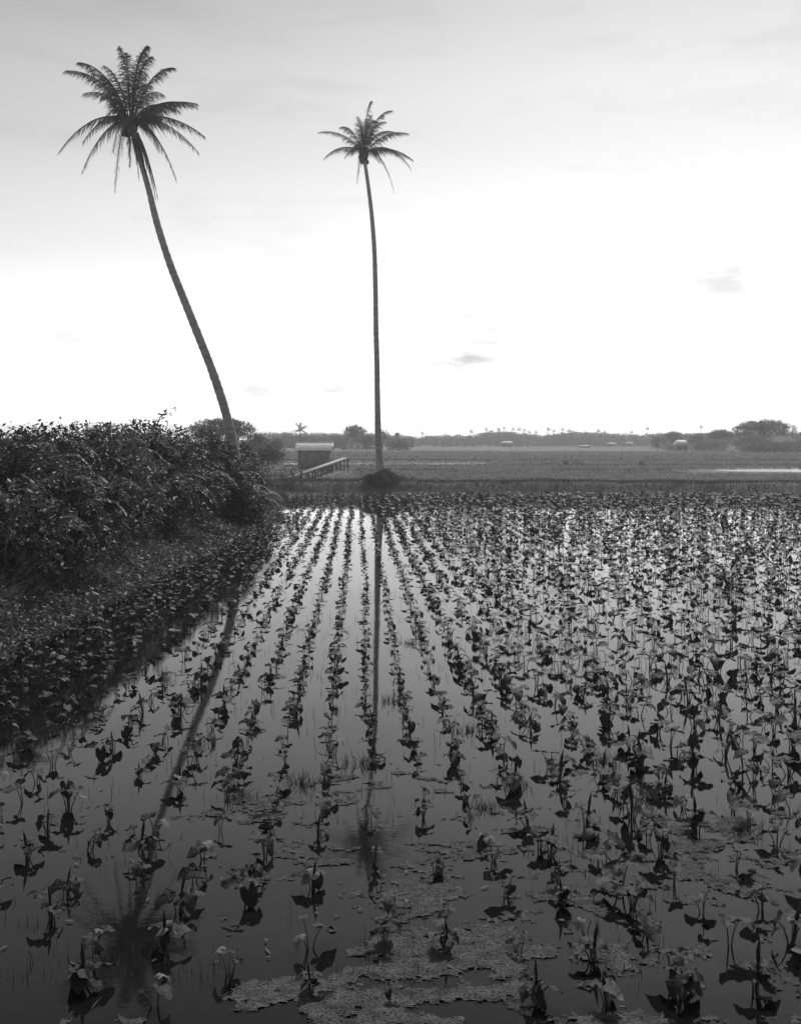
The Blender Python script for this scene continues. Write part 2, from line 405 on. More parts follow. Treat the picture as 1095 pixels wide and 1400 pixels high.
def shrub(x, y, top, rx, ry, label, m='shrub_a', leaf=.11, per=130, name='shrub', cat='shrub', nlump=9, lw=.5, group='shrubs of the bank hedge', twig=.35, low=.0):
    z0 = float(height(x, y)); h = max(top-z0, .35)
    root = empty(name, (x, y, z0))
    lumps = []
    for k in range(nlump):
        a = k*2.4+NR.uniform(-.4, .4); q = (k+.5)/nlump
        rad = math.sqrt(q)*.72; zz = low*h+h*NR.uniform(.3, .78)*(1-.35*rad)
        s = NR.uniform(.22, .42)
        lumps.append(((math.cos(a)*rx*rad, math.sin(a)*ry*rad, zz), (rx*s, ry*s, h*NR.uniform(.13, .24))))
    lumps.append(((0, 0, h*.8), (rx*.4, ry*.4, h*.17)))
    f = MB(); clump_foliage(f, lumps, per, leaf, twig=twig, lw=lw)
    f.build('foliage', M[m], root)
    b = MB()
    for c, r in lumps:
        c = np.array(c); t = np.linspace(0, 1, 6)[:, None]
        b.tube(c*[.15, .15, 0]*(1-t)+c*t+np.sin(t*3.1)*NR.normal(0, .06, 3), np.linspace(.035, .012, 6), 5)
        for q in range(4):
            e = c+rdir(1)[0]*r; b.tube([c, (c+e)/2+NR.normal(0, .04, 3), e], [.014, .010, .005], 4)
    b.build('branches', M['bark'], root)
    if cat == 'shrub':                      # long arching sprays that stand out of the mass
        g = MB(); st = MB()
        for k in range(13):
            a = NR.uniform(0, 6.28); u = np.array([math.cos(a), math.sin(a), 0]); R_ = np.array([rx, ry, 1])
            p0 = u*R_*NR.uniform(.1, .5)+[0, 0, h*NR.uniform(.45, .85)]
            ln = NR.uniform(.6, 1.15); p1 = p0+u*ln*.35+[0, 0, ln*.35]; p2 = p0+u*ln*.8+[0, 0, ln*.30]; p3 = p0+u*ln*1.05-[0, 0, ln*NR.uniform(-.1, .35)]
            t = np.linspace(0, 1, 8); pts = bez(p0, p1, p2, p3, t); st.tube(pts, np.linspace(.012, .004, 8), 4)
            n = int(ln/.045); t = np.linspace(.12, 1, n); q = bez(p0, p1, p2, p3, t); tg = unit(np.gradient(q, axis=0)); sd = unit(np.cross(tg, [0, 0, 1.]))
            for sg in (-1, 1):
                dd = unit(tg*.5+sd*sg*.9+NR.normal(0, .18, (n, 3))-[0, 0, .15]); LL = leaf*1.35*NR.uniform(.7, 1.15, n)*(1.05-.45*t)
                g.leaves(q, dd, unit(np.cross(dd, np.tile([0, 0, 1.], (n, 1)))+NR.normal(0, .15, (n, 3))), LL, LL*.42, .15)
        so_ = g.build('sprays', M['shrub_c' if m != 'shrub_c' else 'shrub_b'], root); st.build('spray_stems', M['bark'], so_)
    return tag(root, label, cat, group)

hedge = [ # px, d, top py, rx, ry, material, leaf, label
 (20, 22.5, 597, 1.4, 1.6, 'shrub_b', .12, 'shrub at the left edge of the photo, nearest in the hedge'),
 (62, 25, 589, 1.5, 1.6, 'shrub_a', .11, 'dark leafy shrub beside the nearest hedge shrub, at far left'),
 (112, 28, 588, 1.5, 1.6, 'shrub_b', .12, 'shrub below the thin pole on the skyline, left part of hedge'),
 (152, 31, 586, 1.5, 1.6, 'shrub_c', .13, 'shrub with a small raised crest left of the highest hedge sprays'),
 (196, 34, 583, 1.4, 1.6, 'shrub_b', .14, 'tallest hedge shrub, with loose sprays against the sky'),
 (236, 37, 591, 1.5, 1.6, 'shrub_a', .12, 'dark shrub just right of the tallest hedge shrub'),
 (272, 40, 592, 1.5, 1.6, 'shrub_b', .11, 'shrub in front of the spreading tree, left of the leaning palm'),
 (300, 43.5, 596, 1.4, 1.5, 'shrub_a', .11, 'shrub hiding the foot of the leaning palm on its left'),
 (333, 46, 620, 1.1, 1.4, 'shrub_b', .10, 'last shrub at the right end of the hedge behind the leaning palm'),
]
for px, d, tp, rx, ry, mm, lf, lb in hedge:
    shrub(X(px, d), d, Z(tp, d), rx, ry, lb, mm, lf*1.25, per=330, nlump=17, twig=.45)
front = [
 (28, 20.5, 668, 1.1, 1.1, 'shrub_c', .12, 'low pale-leaved bush at the left edge below the hedge'),
 (88, 22.5, 640, 1.0, 1.1, 'shrub_b', .13, 'hanging large-leaved bush in front of the hedge at far left'),
 (140, 25.5, 650, 1.1, 1.1, 'shrub_a', .11, 'dark bush in the lower hedge, left of the bright-leaved bush'),
 (176, 28.5, 645, 1.1, 1.1, 'shrub_c', .13, 'bright-leaved bush in the middle of the lower hedge'),
 (222, 31.5, 640, 1.2, 1.1, 'shrub_b', .12, 'bush right of the bright-leaved bush in the lower hedge'),
 (262, 35, 642, 1.1, 1.1, 'shrub_a', .10, 'dark bush low on the bank, two bushes left of the leaning palm'),
 (300, 38.5, 640, 1.0, 1.0, 'shrub_b', .10, 'bush low on the bank directly left of the leaning palm trunk'),
 (338, 42.5, 655, .75, .9, 'shrub_a', .09, 'small bush covering the foot of the leaning palm on its right'),
 (349, 46.5, 668, .6, .8, 'shrub_b', .09, 'small end bush by the grassy path behind the leaning palm'),
 (318, 38.6, 634, .95, .8, 'shrub_b', .12, 'bush directly in front of the leaning palm trunk, hiding its middle foot'),
 (340, 39.6, 668, .7, .7, 'shrub_a', .10, 'low bush in front of the very base of the leaning palm'),
]
for px, d, tp, rx, ry, mm, lf, lb in front:
    shrub(X(px, d), d, Z(tp, d), rx, ry, lb, mm, lf*1.2, per=300, nlump=12, twig=.42, group='low bushes on the bank face')
back = [(40, 30, 596, 1.8, 2, 'bush behind the hedge at far left, showing between the nearest crests'), (118, 36, 592, 1.9, 2, 'bush behind the hedge, left of the tallest shrub'),
        (190, 42, 594, 1.9, 2, 'bush behind the tallest hedge shrub'), (246, 48, 598, 1.8, 2, 'bush behind the hedge, left of the spreading tree crown')]
for px, d, tp, rx, ry, lb in back:
    shrub(X(px, d), d, Z(tp, d), rx, ry, lb, 'shrub_a', .13, per=130, nlump=9, group='bushes behind the hedge')

# tall sprig with big leaves
def sprig(px, d, top, ybase, label, spread=.5):
    p0 = P(px, ybase, d); root = empty('sapling', p0)
    m = MB(); f = MB()
    for k in range(4):
        e = np.array([NR.uniform(-.2, 1.0)*spread, NR.uniform(-.3, .3), (Z(top, d)-p0[2])*NR.uniform(.55, 1)])
        t = np.linspace(0, 1, 7)[:, None]; pts = e*t+np.array([-.15, 0, .1])*np.sin(t*3.14)
        m.tube(pts, np.linspace(.014, .005, 7), 5)
        n = 12; tt = NR.uniform(.45, 1.02, n)
        q = np.stack([np.interp(tt, t[:, 0], pts[:, i]) for i in range(3)], 1)+NR.normal(0, .05, (n, 3))
        f.leaves(q, unit(NR.normal(0, 1, (n, 3))*[1, 1, .4]), unit(NR.normal(0, 1, (n, 3))), NR.uniform(.09, .17, n), .08)
    m.build('stem', M['bark'], root); f.build('foliage', M['shrub_a'], root)
    tag(root, label, 'plant')
sprig(214, 33.5, 551, 590, 'thin sapling with a few leaves poking above the tallest shrub', .9)
sprig(66, 25.5, 590, 606, 'small leafy sapling on the hedge crest at far left', .4)
sprig(150, 31, 578, 592, 'small leafy sapling on the hedge crest left of the tall one', .5)
# skyline pole
m = MB(); q = P(118, 612, 60); m.tube([(0, 0, -2.5), (0, 0, 2.0)], [.05, .035], 8)
o = m.build('pole', M['bark']); o.location = P(118, 628, 60)+np.array([0, 0, 0]); o.scale[2] = 1.0
tag(o, 'thin dark pole standing up behind the hedge at left', 'pole')

def tree(px0, px1, ytop, ybase, d, label, kind='round', m='tree', name='tree', group='trees at the edge of the fields', leaf=None, per=None, flat=.5):
    x0, x1 = X(px0, d), X(px1, d); xc = (x0+x1)/2; rx = (x1-x0)/2
    zb = float(height(xc, d)); zt = Z(ytop, d); H = zt-zb
    root = empty(name, (xc, d, zb)); ry = rx*.9
    leaf = leaf or max(.22, d*.0014); lumps = []
    if kind == 'umbrella':
        n = 16
        for k in range(n):
            a = k*2.4; q = math.sqrt((k+.5)/n)*.86
            zz = H*(.86-.30*q*q)+NR.uniform(-.05, .03)*H
            lumps.append(((math.cos(a)*rx*q, math.sin(a)*ry*q, zz), (rx*.24, ry*.24, H*.10)))
    elif kind == 'low':
        n = 14
        for k in range(n):
            a = k*2.4; q = math.sqrt((k+.5)/n)*.8
            lumps.append(((math.cos(a)*rx*q, math.sin(a)*ry*q, H*NR.uniform(.3, .8)*(1-.3*q)), (rx*.3, ry*.3, H*.2)))
    elif kind == 'wispy':
        n = 13
        for k in range(n):
            a = k*2.4; q = math.sqrt((k+.5)/n)*.75
            lumps.append(((math.cos(a)*rx*q, math.sin(a)*ry*q, H*NR.uniform(.45, .93)*(1-.2*q)), (rx*.2, ry*.2, H*.14)))
    else:
        n = 14
        for k in range(n):
            a = k*2.4; q = math.sqrt((k+.5)/n)*.72; zz = H*(.3+.6*((k*7) % n)/n)
            lumps.append(((math.cos(a)*rx*q, math.sin(a)*ry*q, zz*(1-.15*q)), (rx*.32, ry*.32, H*.16)))
    f = MB(); clump_foliage(f, lumps, (per or 90)/(leaf/.25)**2, leaf, twig=leaf*2.4, nl=6, lw=.55, inner=.35)
    f.build('crown', M[m], root)
    b = MB(); tr = max(.12, H*.03)
    b.tube([(0, 0, -.2), (tr*.3, 0, H*.2), (0, 0, H*.42)], [tr*1.5, tr, tr*.8], 8)
    for c, r in lumps:
        c = np.array(c); s = np.array([0, 0, H*.35*NR.uniform(.6, 1.1)])
        b.tube([s, s*.4+c*.5+[0, 0, H*.08], c], [tr*.5, tr*.3, tr*.12], 5)
    b.build('trunk', M['bark'], root)
    return tag(root, label, 'tree', group)

tree(252, 352, 570, 622, 150, 'spreading umbrella-crowned tree behind the leaning palm trunk', 'umbrella', per=150)
tree(298, 342, 573, 622, 165, 'bare-topped wispy tree right of the leaning palm trunk', 'wispy', 'tree_pale', per=40)
tree(334, 364, 576, 622, 140, 'tall dense dark tree between the leaning palm and the shed', 'round', per=120)
tree(362, 387, 588, 622, 150, 'feathery pale tree right of the tall dense dark tree', 'round', 'tree_pale', per=90)
tree(300, 350, 596, 625, 125, 'low dark bushy tree at the foot of the umbrella-crowned tree', 'low', per=120)
tree(345, 388, 600, 622, 130, 'low bushy tree at the foot of the tall dense dark tree', 'low', per=120)
tree(235, 275, 594, 622, 130, 'low tree showing above the hedge left of the umbrella-crowned tree', 'low', per=100)
tree(470, 500, 580, 617, 330, 'gnarled spreading tree left of the lone palm trunk beyond the fields', 'umbrella', per=160)
tree(486, 516, 587, 617, 325, 'rounded tree by the white building, touching the lone palm trunk', 'round', per=120)
tree(516, 530, 588, 617, 335, 'small round tree just right of the lone palm trunk', 'umbrella', per=120)
tree(528, 562, 602, 618, 300, 'low round tree in front of the long roof with a cupola', 'low', per=120)
# right-hand group
tree(1000, 1085, 573, 616, 260, 'large umbrella-crowned tree at the right edge of the photo', 'umbrella', per=150)
tree(1085, 1130, 582, 616, 270, 'tree cut by the right edge beyond the large umbrella tree', 'round')
tree(1003, 1050, 592, 616, 250, 'dense low tree under the large umbrella-crowned tree', 'low', 'tree_pale', per=110)
tree(966, 1006, 588, 615, 300, 'domed tree second in from the right edge', 'umbrella', per=150)
tree(934, 970, 588, 614, 320, 'domed tree with a lumpy top right of the pale far roof', 'round')
tree(905, 934, 591, 613, 330, 'domed tree left of the pale far roof at right', 'umbrella', per=150)
tree(888, 908, 592, 612, 340, 'small round tree at the left end of the right-hand grove', 'round')
tree(908, 928, 605, 613, 300, 'low clump of bush below the left end of the right-hand grove', 'low', 'tree_pale')
tree(940, 1000, 600, 615, 290, 'wide low pale thicket under the right-hand grove', 'low', 'tree_pale')
tree(1000, 1110, 603, 616, 240, 'wide low thicket at the right edge under the umbrella tree', 'low')

# far wood: one mass
f = MB(); xpx = np.arange(360, 1130, 3.2)
def skyline(px):
    return np.interp(px, [340, 385, 420, 470, 540, 565, 600, 650, 665, 690, 725, 740, 780, 830, 880, 900, 1130],
                         [592, 595, 596, 596, 598, 601, 599, 598, 594, 592, 597, 598, 593, 596, 597, 596, 594])
lumps = []
for px in xpx:
    for row in range(2):
        d = 560+row*70+NR.uniform(-30, 30); q = px+NR.uniform(-2, 2)
        top = Z(skyline(q)+NR.uniform(-2.6, 2.2)+row*-.2, d); x = X(q, d); r = NR.uniform(1.3, 3.4)
        h = top
        lumps.append(((x, d, h*.72), (r, r, h*.28))); lumps.append(((x+NR.uniform(-1, 1), d-4, h*.33), (r*1.3, r*1.3, h*.35)))
clump_foliage(f, lumps, 9, .85, twig=1.3, nl=5, lw=.6, inner=.3)
tag(f.build('far_wood', M['tree']), 'hazy wood forming the low dark skyline beyond the fields', 'wood', kind='stuff')
f = MB(); lumps = []
for px in np.arange(385, 480, 2.2):
    d = 380+NR.uniform(-20, 20); top = Z(597+NR.uniform(-2, 2), d); r = NR.uniform(1.2, 2.2)
    lumps.append(((X(px, d), d, top*.65), (r, r, top*.32))); lumps.append(((X(px, d), d-3, top*.3), (r, r, top*.3)))
clump_foliage(f, lumps, 16, .55, twig=.8, nl=5, lw=.6, inner=.3)
tag(f.build('near_wood', M['tree']), 'continuous belt of trees behind the plank shed', 'wood', kind='stuff')
# low scrub line at far field edge
f = MB(); lumps = []
for px in np.arange(560, 900, 2.0):
    d = 430+NR.uniform(-15, 15); h = NR.uniform(.5, 1.7)
    if NR.random() < .55: lumps.append(((X(px, d), d, h*.5), (NR.uniform(.8, 2.2), 1.5, h*.6)))
clump_foliage(f, lumps, 16, .5, twig=.6, nl=4, lw=.6, inner=.3)
tag(f.build('scrub', M['tree']), 'broken line of scrub along the far edge of the fields', 'scrub', kind='stuff')

small_palm(410.5, 589, 616, 240, 2.6, 'small windblown coconut palm rising behind the plank shed roof', group='small palms', nf=16)
fp = [(577,593),(645,591),(664,588),(672,590),(681,588.5),(690,586),(701,587.5),(709,588),(716,589),(724,592),(733,592),(748,588),(757,590),(768,588),(777,590),(783,592),(800,593),(818,590),(827,592.5),(862,592),(884,587),(958.5,585)]
for k, (px, py) in enumerate(fp):
    small_palm(px, py, 612, 520+NR.uniform(-30, 30), 2.1*NR.uniform(.85, 1.15), '%s coconut palm head from the left along the far skyline' % ORD[k], nf=11, lean=NR.uniform(-1, 1))

# ------------------------------------------------------------------ buildings
def plank_shed():
    d0, d1_ = 116.0, 119.4; x0, x1 = X(408, d0), X(452, d0)-.1
    zb = float(height((x0+x1)/2, d0))-.05
    root = empty('plank_shed', ((x0+x1)/2, d0, zb)); w = (x1-x0)/2; dep = d1_-d0
    eave = Z(614.5, d0)-zb; ridge = Z(604.5, d0+1.2)-zb
    def boards(p, q, ztop0, ztop1, name='wall'):
        m = MB(); p = np.array(p, float); q = np.array(q, float); L = np.linalg.norm(q-p); n = int(L/.24)
        t = (q-p)/L; nn = np.array([t[1], -t[0]])
        for i in range(n):
            a = p+t*(L*i/n+.006); b = p+t*(L*(i+1)/n-.006); o = nn*NR.uniform(0, .02)
            zt = lambda s: np.interp(s, [0, .5, 1], [ztop0, ztop1, ztop0])
            z0, z1 = zt(i/n), zt((i+1)/n)
            v = [(*(a+o), 0), (*(b+o), 0), (*(b+o), z1), (*(a+o), z0)]; v += [(*(a+o-nn*.03), 0), (*(b+o-nn*.03), 0), (*(b+o-nn*.03), z1), (*(a+o-nn*.03), z0)]
            m.add(v, [[0,1,2,3],[5,4,7,6],[0,4,5,1],[3,2,6,7],[0,3,7,4],[1,5,6,2]])
        return m.build(name, M['plank'], root)
    boards((-w, 0), (w, 0), eave, eave); boards((w, 0), (w, dep), eave, ridge-.06)
    boards((w, dep), (-w, dep), eave, eave); boards((-w, dep), (-w, 0), eave, ridge-.06)
    m = MB(); ov = .42                           # corrugated roof, two slopes
    n = 60; xx = np.linspace(-w-ov, w+.32, n); cz = .025*np.sin(xx*2*math.pi/.16*1.0)
    for s in (-1, 1):
        ya, yb = (dep/2, -.28) if s < 0 else (dep/2, dep+.28)
        za, zb_ = ridge, eave-.10
        top = np.stack([xx, np.full(n, ya), za+cz], 1); bot = np.stack([xx+(.0 if s > 0 else .0), np.full(n, yb), zb_+cz], 1)
        v = np.concatenate([top, bot, top-[0, 0, .03], bot-[0, 0, .03]])
        f = [[i, i+1, n+i+1, n+i] for i in range(n-1)]+[[2*n+i+1, 2*n+i, 3*n+i, 3*n+i+1] for i in range(n-1)]
        f += [[n+i, n+i+1, 3*n+i+1, 3*n+i] for i in range(n-1)]+[[0, n, 3*n, 2*n], [n-1, 3*n-1, 4*n-1, 2*n-1]]
        m.add(v, f)
    r = m.build('roof', M['zinc'], root, True)
    m = MB(); m.beam((-w-ov-.02, dep/2, ridge+.05), (w+.34, dep/2, ridge+.05), .22, .03); m.build('ridge_cap', M['zinc'], r)
    m = MB(); m.beam((-w-ov+.02, -.26, eave-.22), (-w-ov+.02, dep/2, ridge-.12), .04, .14); m.beam((-w-ov+.02, dep+.26, eave-.22), (-w-ov+.02, dep/2, ridge-.12), .04, .14)
    m.build('barge_board', M['plank_pale'], root)
    m = MB(); zc = Z(625, d0)-zb
    for i in range(4): m.box((.55+i*.23, -.065, zc-.25), (.76+i*.23, -.03, zc+.35))
    m.beam((.53, -.075, zc+.22), (1.48, -.075, zc+.22), .03, .08); m.build('shutter', M['plank'], root)
    for sx in (-1, 1):
        m = MB(); m.box((sx*(w-.02)-.06, -.06, 0), (sx*(w-.02)+.06, -.025, eave-.02)); m.build('corner_board', M['plank'], root)
    tag(root, 'small dark plank shed with a pale corrugated gable roof', 'shed')
plank_shed()

def flume():
    a = P(394, 653, 75); b = P(471, 626, 118)
    root = empty('plank_walkway', (a[0], a[1], float(height(a[0], a[1])))); O = np.array(root.location)
    p, q = a-O, b-O; N = 10
    m = MB()
    side = unit(np.cross(q-p, [0, 0, 1.]))
    m.beam(p, q, .45, .06); m.build('deck', M['plank_pale'], root)
    for s in (-1, 1):
        m = MB(); m.beam(p+side*s*.25-[0, 0, .05], q+side*s*.25-[0, 0, .05], .05, .12); m.build('side_rail', M['plank'], root)
    for i in range(N+1):
        c = p+(q-p)*i/N
        for s in (-1, 1):
            g = float(height(c[0]+O[0], c[1]+O[1]))-O[2]-.2; m = MB()
            top = c[2]+(.34 if i < 2 else -.05)
            m.beam((c[0]+side[0]*s*.39, c[1]+side[1]*s*.39, g), (c[0]+side[0]*s*.39, c[1]+side[1]*s*.39, top), .15, .15); m.build('post', M['bark'], root)
        m = MB(); m.beam(c+side*-.5-[0, 0, .22], c+side*.5-[0, 0, .22], .1, .1); m.build('crossbeam', M['plank'], root)
        if i in (2, 4, 8, 9):
            m = MB(); m.beam(c+side*-.4-[0, 0, .3], c+side*.45+[0, 1.5, -.9], .06, .09); m.build('brace', M['plank'], root)
    tag(root, 'narrow raised plank walkway on posts running beside the shed', 'walkway')
    # low rail left of shed
    r = P(391, 642, 108); z = float(height(r[0], r[1])); root = empty('low_fence', (r[0], r[1], z))
    for i in range(3):
        m = MB(); m.beam((i*.7, i*.3, -.2), (i*.7, i*.3, .62), .09, .09); m.build('post', M['plank'], root)
    m = MB(); m.beam((-.1, -.04, .55), (1.6, .65, .55), .05, .09); m.build('rail', M['plank'], root)
    tag(root, 'low single-rail fence at the left side of the plank shed', 'fence')
flume()

def building(px0, px1, yt, yb, d, label, wallm='white_wall', roofm='far_roof', roofh=.25, nwin=3, deep=6, door=False, name='building'):
    x0, x1 = X(px0, d), X(px1, d); xc = (x0+x1)/2; zg = float(height(xc, d)); w = (x1-x0)/2
    H = Z(yt, d)-zg; root = empty(name, (xc, d, zg)); rh = H*roofh; wh = H-rh
    m = MB(); m.box((-w, 0, -.3), (w, deep, wh)); m.build('wall', M[wallm], root)
    m = MB(); o = .5
    v = [(-w-o, -o, wh), (w+o, -o, wh), (w+o, deep+o, wh), (-w-o, deep+o, wh), (-w*.85, deep/2, H), (w*.85, deep/2, H)]
    v = [(a, b, c+.004) for a, b, c in v]
    m.add(v, [[0,1,5,4],[2,3,4,5],[1,2,5],[3,0,4],[3,2,1,0]]); m.build('roof', M[roofm], root)
    for i in range(nwin):
        c = -w+(i+.5)*2*w/nwin; m = MB(); s = min(w/nwin*.4, .6)
        m.box((c-s, -.05, wh*.42), (c+s, .02, wh*.78)); m.build('window', M['dark'], root)
    if door:
        m = MB(); m.box((-w*.1, -.06, 0), (w*.1, .02, wh*.7)); m.build('door', M['dark'], root)
    return tag(root, label, 'building', 'far buildings'), root, H, w
building(474, 495.5, 606.5, 617, 318, 'whitewashed low building with small windows left of the lone palm trunk', nwin=2, roofh=.12)
building(503, 514, 611, 617.5, 322, 'small pale building between the white building and the lone palm trunk', nwin=2, roofh=.2)
building(466, 473, 611, 617, 322, 'tiny pale hut at the left end of the white building', nwin=1, roofh=.3)
_, rt, H, w = building(526, 566, 596, 610, 430, 'long grey-roofed building with a cupola right of the lone palm trunk', roofh=.35, nwin=7, wallm='far_roof', deep=9)
m = MB(); cx = -w+w*2*(543-526)/40; m.box((cx-.9, 3.6, H-.3), (cx+.9, 5.4, H+.9)); cu = m.build('cupola', M['far_roof'], rt)
m = MB(); m.add([(cx-1.3, 3.2, H+.9), (cx+1.3, 3.2, H+.9), (cx+1.3, 5.8, H+.9), (cx-1.3, 5.8, H+.9), (cx, 4.5, H+1.6)], [[0,1,4],[1,2,4],[2,3,4],[3,0,4],[3,2,1,0]]); m.build('cupola_roof', M['far_roof'], cu)
far = [(686, 701, 603.2, 608, 440, 'pale long roof in the trees below the tallest far palms'), (793, 806, 608.6, 612.5, 400, 'low shed with a white roof near the middle of the far field edge'),
 (831, 842, 605.2, 609.5, 470, 'small white-roofed house in the trees, right of the low white-roofed shed'), (858, 866, 604.5, 609.5, 480, 'tiny pale house right of the small white-roofed house'),
 (895, 904, 606, 610, 430, 'faint pale building at the left end of the right-hand grove'), (926, 940, 601.5, 609, 292, 'house with a bright roof among the right-hand grove')]
for a, b, yt, yb, d, lb in far:
    building(a, b, yt, yb, d, lb, roofm='far_roof_pale', wallm='far_roof', roofh=.45, nwin=2, deep=4, name='house')

# crate-like pump box and heap in mid field
d = 123.0; c = P(773, 636, d); c[2] = float(height(c[0], c[1])); root = empty('wooden_box', c)
for i in range(5):
    m = MB(); m.box((-.32, -.0+.0, .02+i*.17), (.32, .04, .17+i*.17)); m.build('board', M['plank'], root)
    m = MB(); m.box((-.32, .55, .02+i*.17), (.32, .59, .17+i*.17)); m.build('board', M['plank'], root)
for sx_ in (-.33, .29):
    m = MB(); m.box((sx_, .042, 0), (sx_+.04, .548, .86)); m.build('side_panel', M['plank'], root)
m = MB(); m.box((-.37, -.04, .885), (.37, .63, .92)); m.build('lid', M['plank_pale'], root)
tag(root, 'upright wooden box standing in the field beside a dark bush', 'box')
shrub(X(789, 124), 124, .75, 1.0, .9, 'low dark bush right of the wooden box in the field', 'shrub_a', .14, per=90, name='bush', cat='bush', nlump=7, group='bushes in the far fields')
shrub(X(877, 121), 121, .85, .8, .8, 'small scraggy bush out in the right-hand field', 'shrub_a', .14, per=45, name='bush', cat='bush', nlump=6, group='bushes in the far fields')
shrub(X(744, 128), 128, .6, .9, .8, 'low bush on the field bund left of the wooden box', 'shrub_a', .14, per=60, name='bush', cat='bush', nlump=6, group='bushes in the far fields')
shrub(X(615, 68), 67.3, .95, 1.3, .8, 'low heap of weeds on the cross bank right of the lone palm', 'shrub_b', .09, per=110, name='bush', cat='bush', nlump=7, group='weeds on the cross bank')
shrub(X(462, 68), 67.5, .75, 1.2, .7, 'low weed clump on the cross bank below the walkway', 'shrub_b', .09, per=110, name='bush', cat='bush', nlump=7, group='weeds on the cross bank')
shrub(X(548, 66), 66.2, .85, .6, .6, 'weed clump at the right foot of the palm mound', 'shrub_a', .08, per=140, name='bush', cat='bush', nlump=6, group='weeds on the cross bank')
shrub(X(497, 66), 65.9, .8, .6, .6, 'weed clump at the left foot of the palm mound', 'shrub_a', .08, per=140, name='bush', cat='bush', nlump=6, group='weeds on the cross bank')
shrub(X(385, 88), 88, .7, 1.0, .9, 'small bush in the grass left of the walkway end', 'shrub_b', .1, per=90, name='bush', cat='bush', nlump=6, group='weeds on the cross bank')

# ------------------------------------------------------------------ taro
def heart(n=20, rings=2, L=.3, droop=.5, fold=.35, wave=.03, seed=0):
    """sagittate leaf round its stalk joint, tip along +x"""
    rg = np.random.default_rng(seed)
    th = np.linspace(0, 2*math.pi, n, endpoint=False)
    ph = np.abs((th+math.pi) % (2*math.pi)-math.pi)         # 0 tip .. pi notch
    r = np.interp(ph, [0, .3, .8, 1.4, 2.0, 2.5, 2.85, math.pi], [.70, .57, .42, .36, .38, .46, .40, .12])*L
    v = [(0, 0, 0)]
    for k in range(1, rings+1):
        q = k/rings; x = r*q*np.cos(th); y = r*q*np.sin(th)
        z = fold*np.abs(y)-droop*(x**2+ .6*y**2)/L*1.1+wave*L*q*q*np.sin(th*5+rg.uniform(0, 6))*2
        v += list(zip(x, y, z))
    f = [[0, 1+j, 1+(j+1) % n] for j in range(n)]
    for k in range(rings-1):
        f += [[1+k*n+j, 1+(k+1)*n+j, 1+(k+1)*n+(j+1) % n, 1+k*n+(j+1) % n] for j in range(n)]
    return np.array(v), f
def rot(ax, a):
    c, s = math.cos(a), math.sin(a)
    return {'y': np.array([[c, 0, s], [0, 1, 0], [-s, 0, c]]), 'z': np.array([[c, -s, 0], [s, c, 0], [0, 0, 1]]), 'x': np.array([[1, 0, 0], [0, c, -s], [0, s, c]])}[ax]

def plant_spec(rg, nl, size):
    """list of (petiole points, leaf matrix, leaf length, dead?)"""
    out = []
    a0 = rg.uniform(0, 6.28)
    for k in range(nl):
        a = a0+k*2.4+rg.uniform(-.4, .4); h = size*rg.uniform(.45, 1.15)*.27; out_r = size*rg.uniform(.03, .17)
        u = np.array([math.cos(a), math.sin(a), 0])
        tip = u*out_r+[0, 0, h]
        pts = np.array([u*.01-[0, 0, .18], u*out_r*.22+[0, 0, h*.35], u*out_r*.6+[0, 0, h*.8], tip])
        t = np.linspace(0, 1, 6); pts = bez(*pts, t)
        tilt = rg.uniform(-.15, .5) if rg.random() < .88 else rg.uniform(.6, 1.3)
        mt = rot('z', a+rg.uniform(-.5, .5))@rot('y', tilt)@rot('x', rg.uniform(-.45, .45))
        out.append((pts, mt, size*rg.uniform(.5, 1.15)*.27, rg.random() < .06, rg.uniform(.1, .55), rg.uniform(.0, .35)))
    return out

# prototypes for the near plants
protos = []; PC = 28
def make_taro(seed, nl):
    rg = np.random.default_rng(seed); root = empty('taro_plant')
    for j, (pts, mt, L, dead, dr, fo) in enumerate(plant_spec(rg, nl, 1.0)):
        m = MB(); m.tube(pts, np.linspace(.011, .0055, len(pts)), 6); m.build('stem', M['stem'], root, True)
        v, f = heart(24, 4, L, dr*(2.2 if dead else 1), fo, .03, seed*10+j)
        m = MB(); m.add(v@mt.T+pts[-1], f); m.build('leaf', M['taro_dead'] if dead else M['taro'], root, True)
    if seed % 3 == 0:   # rolled young leaf
        p = np.array([[.01, .01, -.05], [.02, .0, .15], [.03, .02, .3], [.05, .03, .42]]); m = MB()
        m.tube(p, [.01, .013, .02, .002], 6); m.build('rolled_leaf', M['taro'], root, True)
    return root, nl
for k in range(PC): protos.append(make_taro(100+k, (3, 2, 4, 3, 5, 4)[k % 6]))

